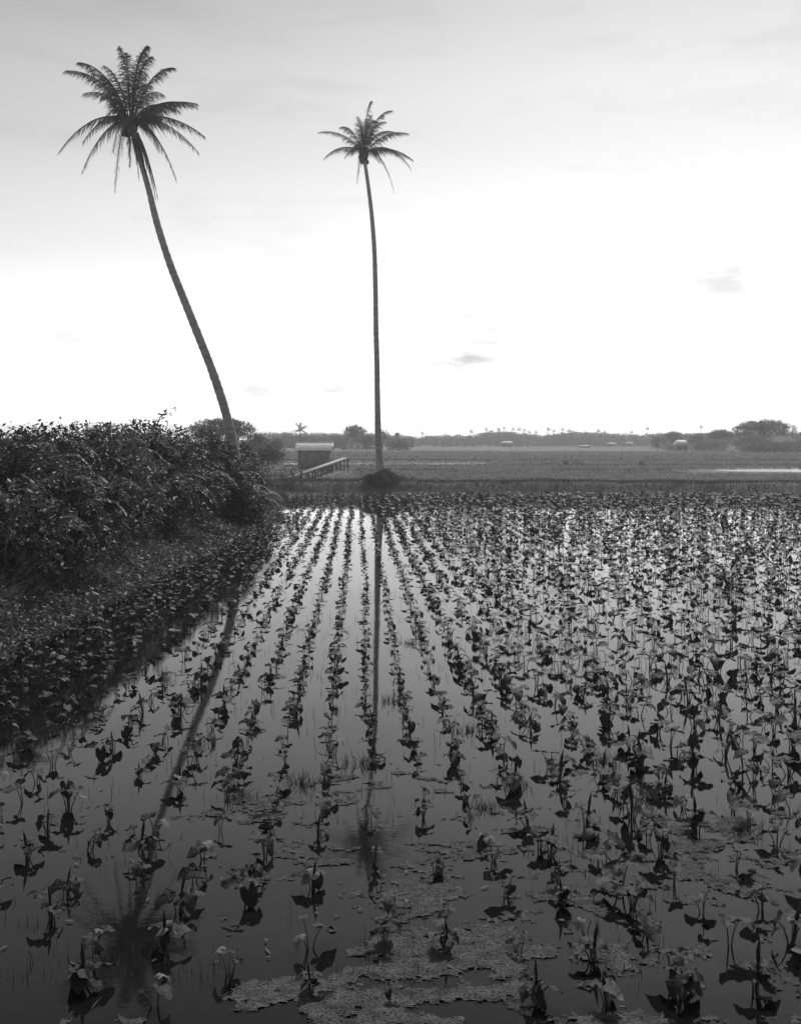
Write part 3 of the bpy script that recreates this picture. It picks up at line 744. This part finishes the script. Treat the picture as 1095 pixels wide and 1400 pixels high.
# low-poly plants for the mass
def lowplant(seed, nl, hi=False):
    rg = np.random.default_rng(seed); V = []; F = []; n = 0
    for j, (pts, mt, L, dead, dr, fo) in enumerate(plant_spec(rg, nl, 1.0)):
        v, f = heart(12 if hi else 8, 2 if hi else 1, L, dr, fo, .0, seed*10+j); v = v@mt.T+pts[-1]
        V.append(v); F += [[i+n for i in q] for q in f]; n += len(v)
        p = pts[[0, 3, 5]]; w = np.array([math.cos(j), math.sin(j), 0])*.009
        V.append(np.concatenate([p-w, p+w])); F += [[n, n+3, n+4, n+1], [n+1, n+4, n+5, n+2]]; n += 6
    return np.concatenate(V), F
lp = [lowplant(300+k, (3, 2, 4, 3, 5, 4)[k % 6], True) for k in range(30)]
lpf = [lowplant(500+k, 3+k % 3) for k in range(16)]
def merge(name, m, plants, lib, label, cat):
    """plants: array x,y,z,scale,rot"""
    mb = MB(); who = NR.integers(0, len(lib), len(plants))
    for k, (v, f) in enumerate(lib):
        P_ = plants[who == k]
        if not len(P_): continue
        c, s = np.cos(P_[:, 4]), np.sin(P_[:, 4]); sc = P_[:, 3]
        x = (v[None, :, 0]*c[:, None]-v[None, :, 1]*s[:, None])*sc[:, None]+P_[:, 0:1]
        y = (v[None, :, 0]*s[:, None]+v[None, :, 1]*c[:, None])*sc[:, None]+P_[:, 1:2]
        z = v[None, :, 2]*sc[:, None]+P_[:, 2:3]
        V = np.stack([x, y, z], -1).reshape(-1, 3); nv = len(v)
        base = mb.n; mb.v.append(V); mb.n += len(V)
        for t in range(len(P_)):
            o = base+t*nv; mb.f += [[i+o for i in q] for q in f]
    return tag(mb.build(name, m, smooth=True), label, cat, kind='stuff')

ROW0, DR, SL = .14, .48, -.0411
cand = []
for r in range(-16, 120):
    y = 6.2+NR.uniform(0, .4)
    while y < YB-.3:
        x = ROW0+r*DR+SL*y+.05*math.sin(y*.3+r*.7)*(1 if r > 6 else .4)
        jit = .028+.03*min(max(r-5, 0), 12)/12
        xx = x+NR.normal(0, jit); yy = y+NR.normal(0, .07)
        # plant vigour: thin at left, fuller to the right and far away
        vig = float(np.interp(xx+.05*yy, [-7, -2, 1, 2.5, 8], [.60, .61, .60, .71, .77]))
        if r in (0, 1): vig *= .8
        vig *= float(np.interp(yy, [6, 12, 30, 62], [1.0, .95, .95, 1.1])); vig *= .6+.4*float(np.clip((xx-foot(yy))/2.2, 0, 1))
        keep = (.95 if r < 4 else .82) if yy > 11 else (.84 if r > 3 else .74)
        edge = xx-foot(yy)
        if yy > 6.3 and edge > .1 and NR.random() < keep and abs(xx/yy) < .47:
            cand.append((xx, yy, r, vig*NR.uniform(.72, 1.22)))
        y += NR.uniform(.34, .5) if r > 2 else NR.uniform(.4, .62)
# extra weeds/taro in the dark water by the bank
for k in range(520):
    y = NR.uniform(13, 47); e = NR.uniform(.05, 1.6); cand.append((foot(y)+e, y, 999, NR.uniform(.3, .55)))
fr = [c for c in cand if abs(c[0]/c[1]) < .392]
off = [c for c in cand if abs(c[0]/c[1]) >= .392]
near = sorted([c for c in fr if c[2] != 999], key=lambda c: c[1])[:300]; ns = set(near)
rest = [c for c in cand if c not in ns]
rows = {}
for c in near: rows.setdefault(c[2], []).append(c)
first = set(); k = 0
def put(c, label):
    global k
    i = int(NR.integers(0, PC)); root, nl = protos[i]
    if i not in first: first.add(i); o = root
    else:
        o = root.copy(); COL.objects.link(o)
        for ch in list(root.children):
            q = ch.copy(); COL.objects.link(q); q.parent = o
    o.location = (c[0], c[1], 0); o.rotation_euler = (NR.normal(0, .06), NR.normal(0, .06), NR.uniform(0, 6.28))
    s = c[3]; o.scale = (s, s, s*NR.uniform(.85, 1.15))
    tag(o, label % NUM[nl], 'plant', 'taro plants nearest the camera')
for r in sorted(rows):
    for j, c in enumerate(sorted(rows[r], key=lambda c: c[1])):
        if r == 0: w = 'the row along the central palm reflection'
        else: w = '%s row %s of the central palm reflection' % (ORD[abs(r)-1], 'right' if r > 0 else 'left')
        put(c, '%s-leaved taro plant, '+('%s from the front, %s' % (ORD[j], w)))
for i in range(PC):
    if i not in first:
        for ch in list(protos[i][0].children): bpy.data.objects.remove(ch)
        bpy.data.objects.remove(protos[i][0])
arr = np.array([(c[0], c[1], 0, c[3], NR.uniform(0, 6.28)) for c in rest])
arr[:, 2] = np.maximum(0, 0)
merge('taro_field', M['taro_mass'], arr, lp, 'rows of taro standing in the flooded field farther back', 'taro')

# crops beyond the cross bank
def crop(y0, y1, sp, scale, lib, name, label, mask=None, sx=None):
    sx = sx or sp
    hw = .40*y1+3
    gx, gy = np.meshgrid(np.arange(-hw, hw, sx), np.arange(y0, y1, sp)); x = gx.ravel(); y = gy.ravel()
    x = x+NR.normal(0, sp*.22, len(x)); y = y+NR.normal(0, sp*.16, len(y))
    ok = (np.abs(x/y) < .43)&((y > 119)|(x > np.interp(y, [66, 76, 118], [-6.2, -6.9, -5.3])))|((y < 103)&(y > 84)&(x < -14)&(x/y > -.43))
    ok &= (inpool(x, y) > 1.1)&~((x > 32.5)&(y > 97)&(y < 108))
    ok &= ~((np.abs(x-X(431, 118)) < 2.4)&(y > 113)&(y < 120))
    if mask is not None: ok &= mask(x, y)
    x, y = x[ok], y[ok]
    low = np.where((y < 119)&(x/y < -.045), .4, 1.0)*np.where((x/y > .28)&(y > 98)&(y < 112), .22, 1.0)*np.where((x/y > .22)&(y > 78)&(y < 112), .75, 1.0)
    A = np.stack([x, y, height(x, y)-.02, low*scale*NR.uniform(.7, 1.2, len(x))*(.8+.5*fbm(x*.12, y*.12, 3)), NR.uniform(0, 6.28, len(x))], 1)
    return merge(name, M['crop'], A, lib, label, 'crop')
crop(69, 103, .46, .95, lpf, 'taro_crop', 'dense taro crop just beyond the cross bank', lambda x, y: x > -12+.0*y)
crop(106.5, 124.3, .6, .95, lpf, 'taro_crop', 'dense taro crop in the second field beyond the cross bank', lambda x, y: (x > -30))
crop(127, 151, .9, .8, lpf, 'taro_crop', 'sparse taro rows in the pale flooded field behind the shed', lambda x, y: x < 14, sx=.55)
crop(126.5, 152, .75, 1.0, lpf, 'taro_crop', 'dense crop in the right-hand field beyond the wooden box', lambda x, y: x >= 14)
crop(154, 250, 1.25, 1.5, lpf, 'taro_crop', 'crop texture of the farthest open fields')

# ------------------------------------------------------------------ grass, weeds, algae, shoots
def grass(name, m, x, y, z, h, w, label, cat='grass', lean=.35, kind='stuff'):
    n = len(x); b = np.stack([x, y, z], 1); a = NR.uniform(0, 6.28, n)
    s = np.stack([np.cos(a), np.sin(a), 0*a], 1)*w[:, None]/2
    ln = NR.normal(0, lean, (n, 2)); t1 = b+np.stack([ln[:, 0]*h*.4, ln[:, 1]*h*.4, h*.6], 1); t2 = b+np.stack([ln[:, 0]*h, ln[:, 1]*h, h*.95], 1)
    v = np.stack([b-s, b+s, t1+s*.7, t1-s*.7, t2], 1).reshape(-1, 3); k = np.arange(n)*5
    mb = MB(); mb.add(v, [[i, i+1, i+2, i+3] for i in k]+[[i+3, i+2, i+4] for i in k])
    o = mb.build(name, m); return tag(o, label, cat, kind=kind)
# bank face
n = 60000; y = NR.uniform(12, 66, n); t = NR.uniform(.15, 4.2, n)**1.0; x = foot(y)-t
dens = fbm(x*.9, y*.9, 3); ok = (dens > .42)&(np.abs(x/y) < .43); x, y = x[ok], y[ok]
grass('bank_grass', M['grass'], x, y, height(x, y)-.02, NR.uniform(.12, .38, len(x)), NR.uniform(.012, .028, len(x)), 'rough grass covering the left bank')
n = 22000; y = NR.uniform(13, 40, n); t = NR.uniform(.3, 2.6, n); x = foot(y)-t
dens = fbm(x*.8+40, y*.5+9, 3); ok = (dens > .56)&(np.abs(x/y) < .43); x, y = x[ok], y[ok]
grass('dry_grass', M['dry_grass'], x, y, height(x, y)-.02, NR.uniform(.15, .45, len(x)), NR.uniform(.01, .022, len(x)), 'pale dry grass hanging in patches down the left bank', lean=.8)
# broad weeds on the bank foot
n = 5200; y = NR.uniform(12, 50, n); x = foot(y)-NR.uniform(-.25, 1.9, n)**1.0; ok = np.abs(x/y) < .43; x, y = x[ok], y[ok]; n = len(x)
f = MB(); p0 = np.stack([x, y, np.maximum(height(x, y), 0)], 1)
for j in range(7):
    q = p0+np.stack([NR.normal(0, .07, n), NR.normal(0, .07, n), NR.uniform(.06, .3, n)], 1)
    d = unit(NR.normal(0, 1, (n, 3))*[1, 1, .5]); f.leaves(q, d, unit(np.cross(d, [0, 0, 1.])+NR.normal(0, .3, (n, 3))), NR.uniform(.07, .17, n), NR.uniform(.04, .085, n))
tag(f.build('bank_weeds', M['shrub_b']), 'broad-leaved weeds along the foot of the left bank', 'weeds', kind='stuff')
# cross bank and mound
n = 45000; x = NR.uniform(-14, 34, n); y = NR.uniform(YB+.15, YB+4.8, n)
grass('cross_bank_grass', M['grass'], x, y, height(x, y)-.02, NR.uniform(.08, .26, n)*(.6+.9*fbm(x*.6, y*.6, 3)), NR.uniform(.012, .03, n), 'grass on the low bank across the far end of the taro field')
n = 6000; a = NR.uniform(0, 6.28, n); r = np.sqrt(NR.random(n))*1.2; x = PALM2[0]+r*np.cos(a); y = PALM2[1]-.35+r*np.sin(a)
grass('mound_grass', M['grass'], x, y, height(x, y)-.02, NR.uniform(.08, .32, n)*(.4+1.1*fbm(x*2, y*2, 2)), NR.uniform(.01, .03, n), 'shaggy grass and roots covering the mound of the lone palm')
n = 1500; a = NR.uniform(0, 6.28, n); r = np.sqrt(NR.random(n))*1.25; x = PALM2[0]+r*np.cos(a); y = PALM2[1]-.35+r*np.sin(a)
grass('dry_mound_grass', M['dry_grass'], x, y, height(x, y)-.02, NR.uniform(.1, .4, n), NR.uniform(.01, .02, n), 'dry stalks and exposed roots on the mound of the lone palm', lean=.7)
# far bunds and rough grass beyond
X_, Y_ = [], []
for y0, w, n in ((104, .9, 9000), (106, .8, 6000), (125.3, .9, 14000), (153, 1, 12000), (190, 1.4, 9000), (250, 1.8, 8000)):
    X_.append(NR.uniform(-.43*y0, .43*y0, n)); Y_.append(y0+NR.normal(0, w*.6, n))
x = np.concatenate(X_); y = np.concatenate(Y_); ok = ~((y > 100)&(y < 112)&(x > 28))&(NR.random(len(x)) < .6); x, y = x[ok], y[ok]
grass('bund_grass', M['grass'], x, y, height(x, y)-.02, NR.uniform(.06, .22, len(x))*(1+y/400), .02+.04*NR.random(len(x))+y*.0003, 'rough grass on the thin bunds between the far fields')
n = 30000; x = NR.uniform(-26, -6.0, n); y = NR.uniform(48, 104, n); ok = (x < foot(66)+.25+.0*y)&(np.abs(x/y) < .43)&((y < 72)|(np.abs(x/y-np.interp(y, [60, 76, 118], [-.11, -.108, -.056])) > .02))&((y < 68)|(x < -5-.06*(y-68))); x, y = x[ok], y[ok]
grass('path_grass', M['dry_grass'], x, y, height(x, y)-.02, NR.uniform(.08, .3, len(x)), NR.uniform(.015, .035, len(x)), 'pale grass around the path between the hedge and the shed')

# green shoots in the water
n = 9000; y = 6.6+NR.random(n)**1.3*40; x = NR.uniform(-.42, .42, n)*y
ok = (fbm(x*1.3, y*.8, 3) > .47)&(x > foot(y)+.1); x, y = x[ok], y[ok]; n = len(x)
grass('water_shoots', M['shoot'], x, y, np.full(n, -.02), NR.uniform(.05, .17, n), NR.uniform(.004, .008, n), 'thin grass shoots poking up through the paddy water', lean=.15)
tufts = [(825, 1045, .55, 'large'), (700, 1075, .35, 'small'), (540, 960, .35, 'small'), (660, 1105, .3, 'small'), (410, 1070, .4, 'broad'), (495, 1045, .4, 'broad'), (250, 960, .35, 'spreading'),
 (560, 880, .3, 'faint'), (1020, 1135, .4, 'small'), (640, 1000, .3, 'thin'), (885, 1090, .5, 'low'), (330, 1090, .35, 'thin')]
wh = ['in the right-hand rows, largest of the tufts', 'near the middle of the right half, below the full rows', 'just right of the central palm reflection, upper one', 'in the foreground right of the central palm reflection',
 'between the two palm reflections, foreground', 'just left of the central palm reflection near the algae', 'across the leaning palm reflection', 'farthest tuft, right of the central palm reflection', 'near the right edge of the photo',
 'in open water right of the central reflection, mid-distance', 'among big leaves below the largest tuft', 'beside the lower end of the leaning palm reflection']
for (px, py, s, ad), w in zip(tufts, wh):
    d = FPX*CH/(py-HOR); n = 70
    a = NR.uniform(0, 6.28, n); r = NR.random(n)*.10
    o = grass('grass_tuft', M['shoot'], r*np.cos(a)*2, r*np.sin(a), np.full(n, -.03), NR.uniform(.12, .34, n)*s*1.5, NR.uniform(.006, .012, n), '%s grass tuft in water %s' % (ad, w), 'grass tuft', lean=.75, kind=None)
    o.location = (X(px, d), d, 0); o['group'] = 'grass tufts in the water'

# algae mats
cs = .02
ax, ay = np.meshgrid(np.arange(-6.2, 6.2, cs), np.arange(5.9, 11.6, cs))
def pxy(x, y): return CX+FPX*x/y, HOR+FPX*CH/y
qx, qy = pxy(ax, ay)
den = np.interp(qy, [1020, 1060, 1120, 1200, 1400], [-.2, -.035, .035, .065, .075])
den = den+np.interp(qx, [0, 150, 280, 420, 760, 860, 960, 1100], [-.12, -.09, .0, .035, .035, .02, -.0, -.05])
den = den-.5*np.exp(-((qx-200)/170)**2-((qy-1290)/90)**2)*.4
nz = .42*fbm(ax*1.5+5, ay*2.3+3, 3)+.40*fbm(ax*4.2+9, ay*7, 3)+.18*fbm(ax*22, ay*22, 3)
mask = (nz+den+NR.normal(0, .012, ax.shape)) > .600
fine = fbm(ax*30, ay*34, 3)
edge_ = np.clip((nz+den-.600)/.05, 0, 1)
zz = .0006+edge_*(.001+.013*fine)
ny, nx = ax.shape; idx = np.arange(nx*ny).reshape(ny, nx)
cell = mask[:-1, :-1]&mask[1:, :-1]&mask[:-1, 1:]&mask[1:, 1:]
F = np.stack([idx[:-1, :-1][cell], idx[:-1, 1:][cell], idx[1:, 1:][cell], idx[1:, :-1][cell]], -1)
used, inv = np.unique(F, return_inverse=True)
jx = ax+NR.normal(0, cs*.22, ax.shape); jy = ay+NR.normal(0, cs*.22, ax.shape)
V = np.stack([jx, jy, zz], -1).reshape(-1, 3)[used]
mb = MB(); mb.add(V, inv.reshape(-1, 4))
pk = NR.choice(len(V), min(26000, len(V)), replace=False); q = V[pk]+[0, 0, .002]; n = len(q)
dd = unit(NR.normal(0, 1, (n, 3))*[1, 1, .2]); dd[:, 2] = np.abs(dd[:, 2])
mb.leaves(q, dd, unit(np.cross(dd, [0, 0, 1.])+NR.normal(0, .3, (n, 3))), NR.uniform(.008, .026, n), NR.uniform(.006, .014, n))
tag(mb.build('algae_mats', M['algae'], smooth=False), 'patchy floating algae mats on the foreground water', 'algae', kind='stuff')
# floating debris leaves
n = 110; y = NR.uniform(6.6, 14, n); x = NR.uniform(-.4, .4, n)*y
f = MB(); a = NR.uniform(0, 6.28, n); dd = np.stack([np.cos(a), np.sin(a), 0*a], 1)
f.leaves(np.stack([x, y, np.full(n, .012)], 1), dd, np.stack([-np.sin(a), np.cos(a), 0*a], 1), NR.uniform(.03, .12, n), NR.uniform(.012, .035, n), .2)
tag(f.build('floating_leaves', M['dead_leaf']), 'dry leaf scraps floating on the foreground water', 'debris', kind='stuff')

# ------------------------------------------------------------------ haze
m = bpy.data.materials.new('haze_air'); m.use_nodes = True; nt = m.node_tree
nt.nodes.remove(nt.nodes['Principled BSDF'])
v = nt.nodes.new('ShaderNodeVolumePrincipled'); v.inputs['Color'].default_value = (.97, .97, .97, 1); v.inputs['Density'].default_value = .0007
v.inputs['Anisotropy'].default_value = .45
nt.links.new(v.outputs['Volume'], nt.nodes['Material Output'].inputs['Volume'])
mb = MB(); mb.box((-1320, -310, -2.5), (1320, 1920, 28)); tag(mb.build('haze', m), kind='stuff')

# ------------------------------------------------------------------ sky, sun, camera
SUN_EL, SUN_AZ = R(50), R(18)          # azimuth from +Y, negative = to the left
w = bpy.data.worlds.new('World'); S.world = w; w.use_nodes = True
nt = w.node_tree; N = nt.nodes; L = nt.links; bg = N['Background']
sky = N.new('ShaderNodeTexSky'); sky.sky_type = 'NISHITA'; sky.sun_disc = False
sky.sun_elevation = SUN_EL; sky.sun_rotation = SUN_AZ; sky.air_density = 1.0; sky.dust_density = 1.5; sky.ozone_density = 1
bw = N.new('ShaderNodeRGBToBW'); L.new(sky.outputs['Color'], bw.inputs['Color'])
tc = N.new('ShaderNodeTexCoord'); mp = N.new('ShaderNodeMapping'); mp.inputs['Scale'].default_value = (1, 1, 4.0)
mp.inputs['Location'].default_value = (.3, .1, 0)
L.new(tc.outputs['Generated'], mp.inputs['Vector'])
nz = N.new('ShaderNodeTexNoise'); nz.inputs['Scale'].default_value = 7; nz.inputs['Detail'].default_value = 6; nz.inputs['Roughness'].default_value = .55
L.new(mp.outputs['Vector'], nz.inputs['Vector'])
rp = N.new('ShaderNodeMapRange'); rp.inputs['From Min'].default_value = .52; rp.inputs['From Max'].default_value = .72
rp.inputs['To Min'].default_value = 1.0; rp.inputs['To Max'].default_value = .9
L.new(nz.outputs['Fac'], rp.inputs['Value'])
ml = N.new('ShaderNodeMath'); ml.operation = 'MULTIPLY'; L.new(bw.outputs['Val'], ml.inputs[0]); L.new(rp.outputs['Result'], ml.inputs[1])
nz2 = N.new('ShaderNodeTexNoise'); nz2.inputs['Scale'].default_value = 34; nz2.inputs['Detail'].default_value = 5; L.new(mp.outputs['Vector'], nz2.inputs['Vector'])
sx = N.new('ShaderNodeSeparateXYZ'); L.new(tc.outputs['Generated'], sx.inputs[0])
er = N.new('ShaderNodeValToRGB'); er.color_ramp.interpolation = 'EASE'      # bright haze low down, clearer and deeper sky higher up
ee = er.color_ramp.elements
ee[0].position = 0; ee[0].color = (.98, .98, .98, 1); ee[1].position = .5; ee[1].color = (.12, .12, .12, 1)
for p_, c_ in ((.02, .90), (.05, .60), (.10, .385), (.20, .31), (.30, .265), (.42, .20)):
    q_ = ee.new(p_); q_.color = (c_, c_, c_, 1)
L.new(sx.outputs['Z'], er.inputs['Fac'])
m3 = N.new('ShaderNodeMath'); m3.operation = 'MULTIPLY'; m3.inputs[1].default_value = 2.7; L.new(er.outputs['Color'], m3.inputs[0])
m4 = N.new('ShaderNodeMath'); m4.operation = 'MULTIPLY'; L.new(m3.outputs[0], m4.inputs[0]); L.new(ml.outputs[0], m4.inputs[1])
prev = m4.outputs[0]
for px_, py_, w_, h_, k_ in ((360,538,.075,.014,.36),(580,503,.065,.018,.32),(642,447,.09,.032,.24),(985,392,.035,.024,.28),(548,541,.07,.007,.32),(455,534,.02,.006,.34),(235,545,.05,.012,.25),(890,515,.05,.012,.2),(660,500,.03,.02,.2),(110,470,.06,.02,.14),(300,515,.03,.01,.3)):
    c_ = unit(np.array([(px_-CX)/FPX, 1., (HOR-py_)/FPX]))
    a1 = N.new('ShaderNodeVectorMath'); a1.operation = 'SUBTRACT'; a1.inputs[1].default_value = c_; L.new(tc.outputs['Generated'], a1.inputs[0])
    a2 = N.new('ShaderNodeVectorMath'); a2.operation = 'MULTIPLY'; a2.inputs[1].default_value = (1/w_, 1/w_, 1/h_); L.new(a1.outputs[0], a2.inputs[0])
    a3 = N.new('ShaderNodeVectorMath'); a3.operation = 'LENGTH'; L.new(a2.outputs[0], a3.inputs[0])
    a4 = N.new('ShaderNodeMath'); a4.operation = 'MULTIPLY_ADD'; a4.inputs[1].default_value = 1.9; L.new(nz2.outputs['Fac'], a4.inputs[0]); a4.inputs[2].default_value = -.95
    a5 = N.new('ShaderNodeMath'); a5.operation = 'ADD'; L.new(a3.outputs['Value'], a5.inputs[0]); L.new(a4.outputs[0], a5.inputs[1])
    a6 = N.new('ShaderNodeMapRange'); a6.interpolation_type = 'SMOOTHSTEP'; a6.inputs['From Min'].default_value = -.2; a6.inputs['From Max'].default_value = 1.7
    a6.inputs['To Min'].default_value = 1-min(.5, k_*1.4); a6.inputs['To Max'].default_value = 1; L.new(a5.outputs[0], a6.inputs['Value'])
    a7 = N.new('ShaderNodeMath'); a7.operation = 'MULTIPLY'; L.new(prev, a7.inputs[0]); L.new(a6.outputs['Result'], a7.inputs[1]); prev = a7.outputs[0]
L.new(prev, bg.inputs['Color']); bg.inputs['Strength'].default_value = .15
sl = bpy.data.lights.new('sun', 'SUN'); sl.energy = 2.3; sl.angle = R(6); sl.color = (1, 1, 1)
so = bpy.data.objects.new('sun', sl); COL.objects.link(so)
import mathutils
dv = mathutils.Vector((math.sin(SUN_AZ)*math.cos(SUN_EL), math.cos(SUN_AZ)*math.cos(SUN_EL), math.sin(SUN_EL)))
so.rotation_euler = dv.to_track_quat('Z', 'Y').to_euler(); so.location = dv*50
cam = bpy.data.cameras.new('camera'); co = bpy.data.objects.new('camera', cam); COL.objects.link(co)
cam.sensor_fit = 'VERTICAL'; cam.sensor_height = 36; cam.lens = 36*FPX/1400; cam.shift_y = -(700-HOR)/1400
cam.clip_start = .1; cam.clip_end = 12000
co.location = (0, 0, CH); co.rotation_euler = (R(90), 0, 0); S.camera = co
vs = S.view_settings; vs.view_transform = 'Standard'; vs.look = 'None'; vs.exposure = .3; vs.gamma = 1
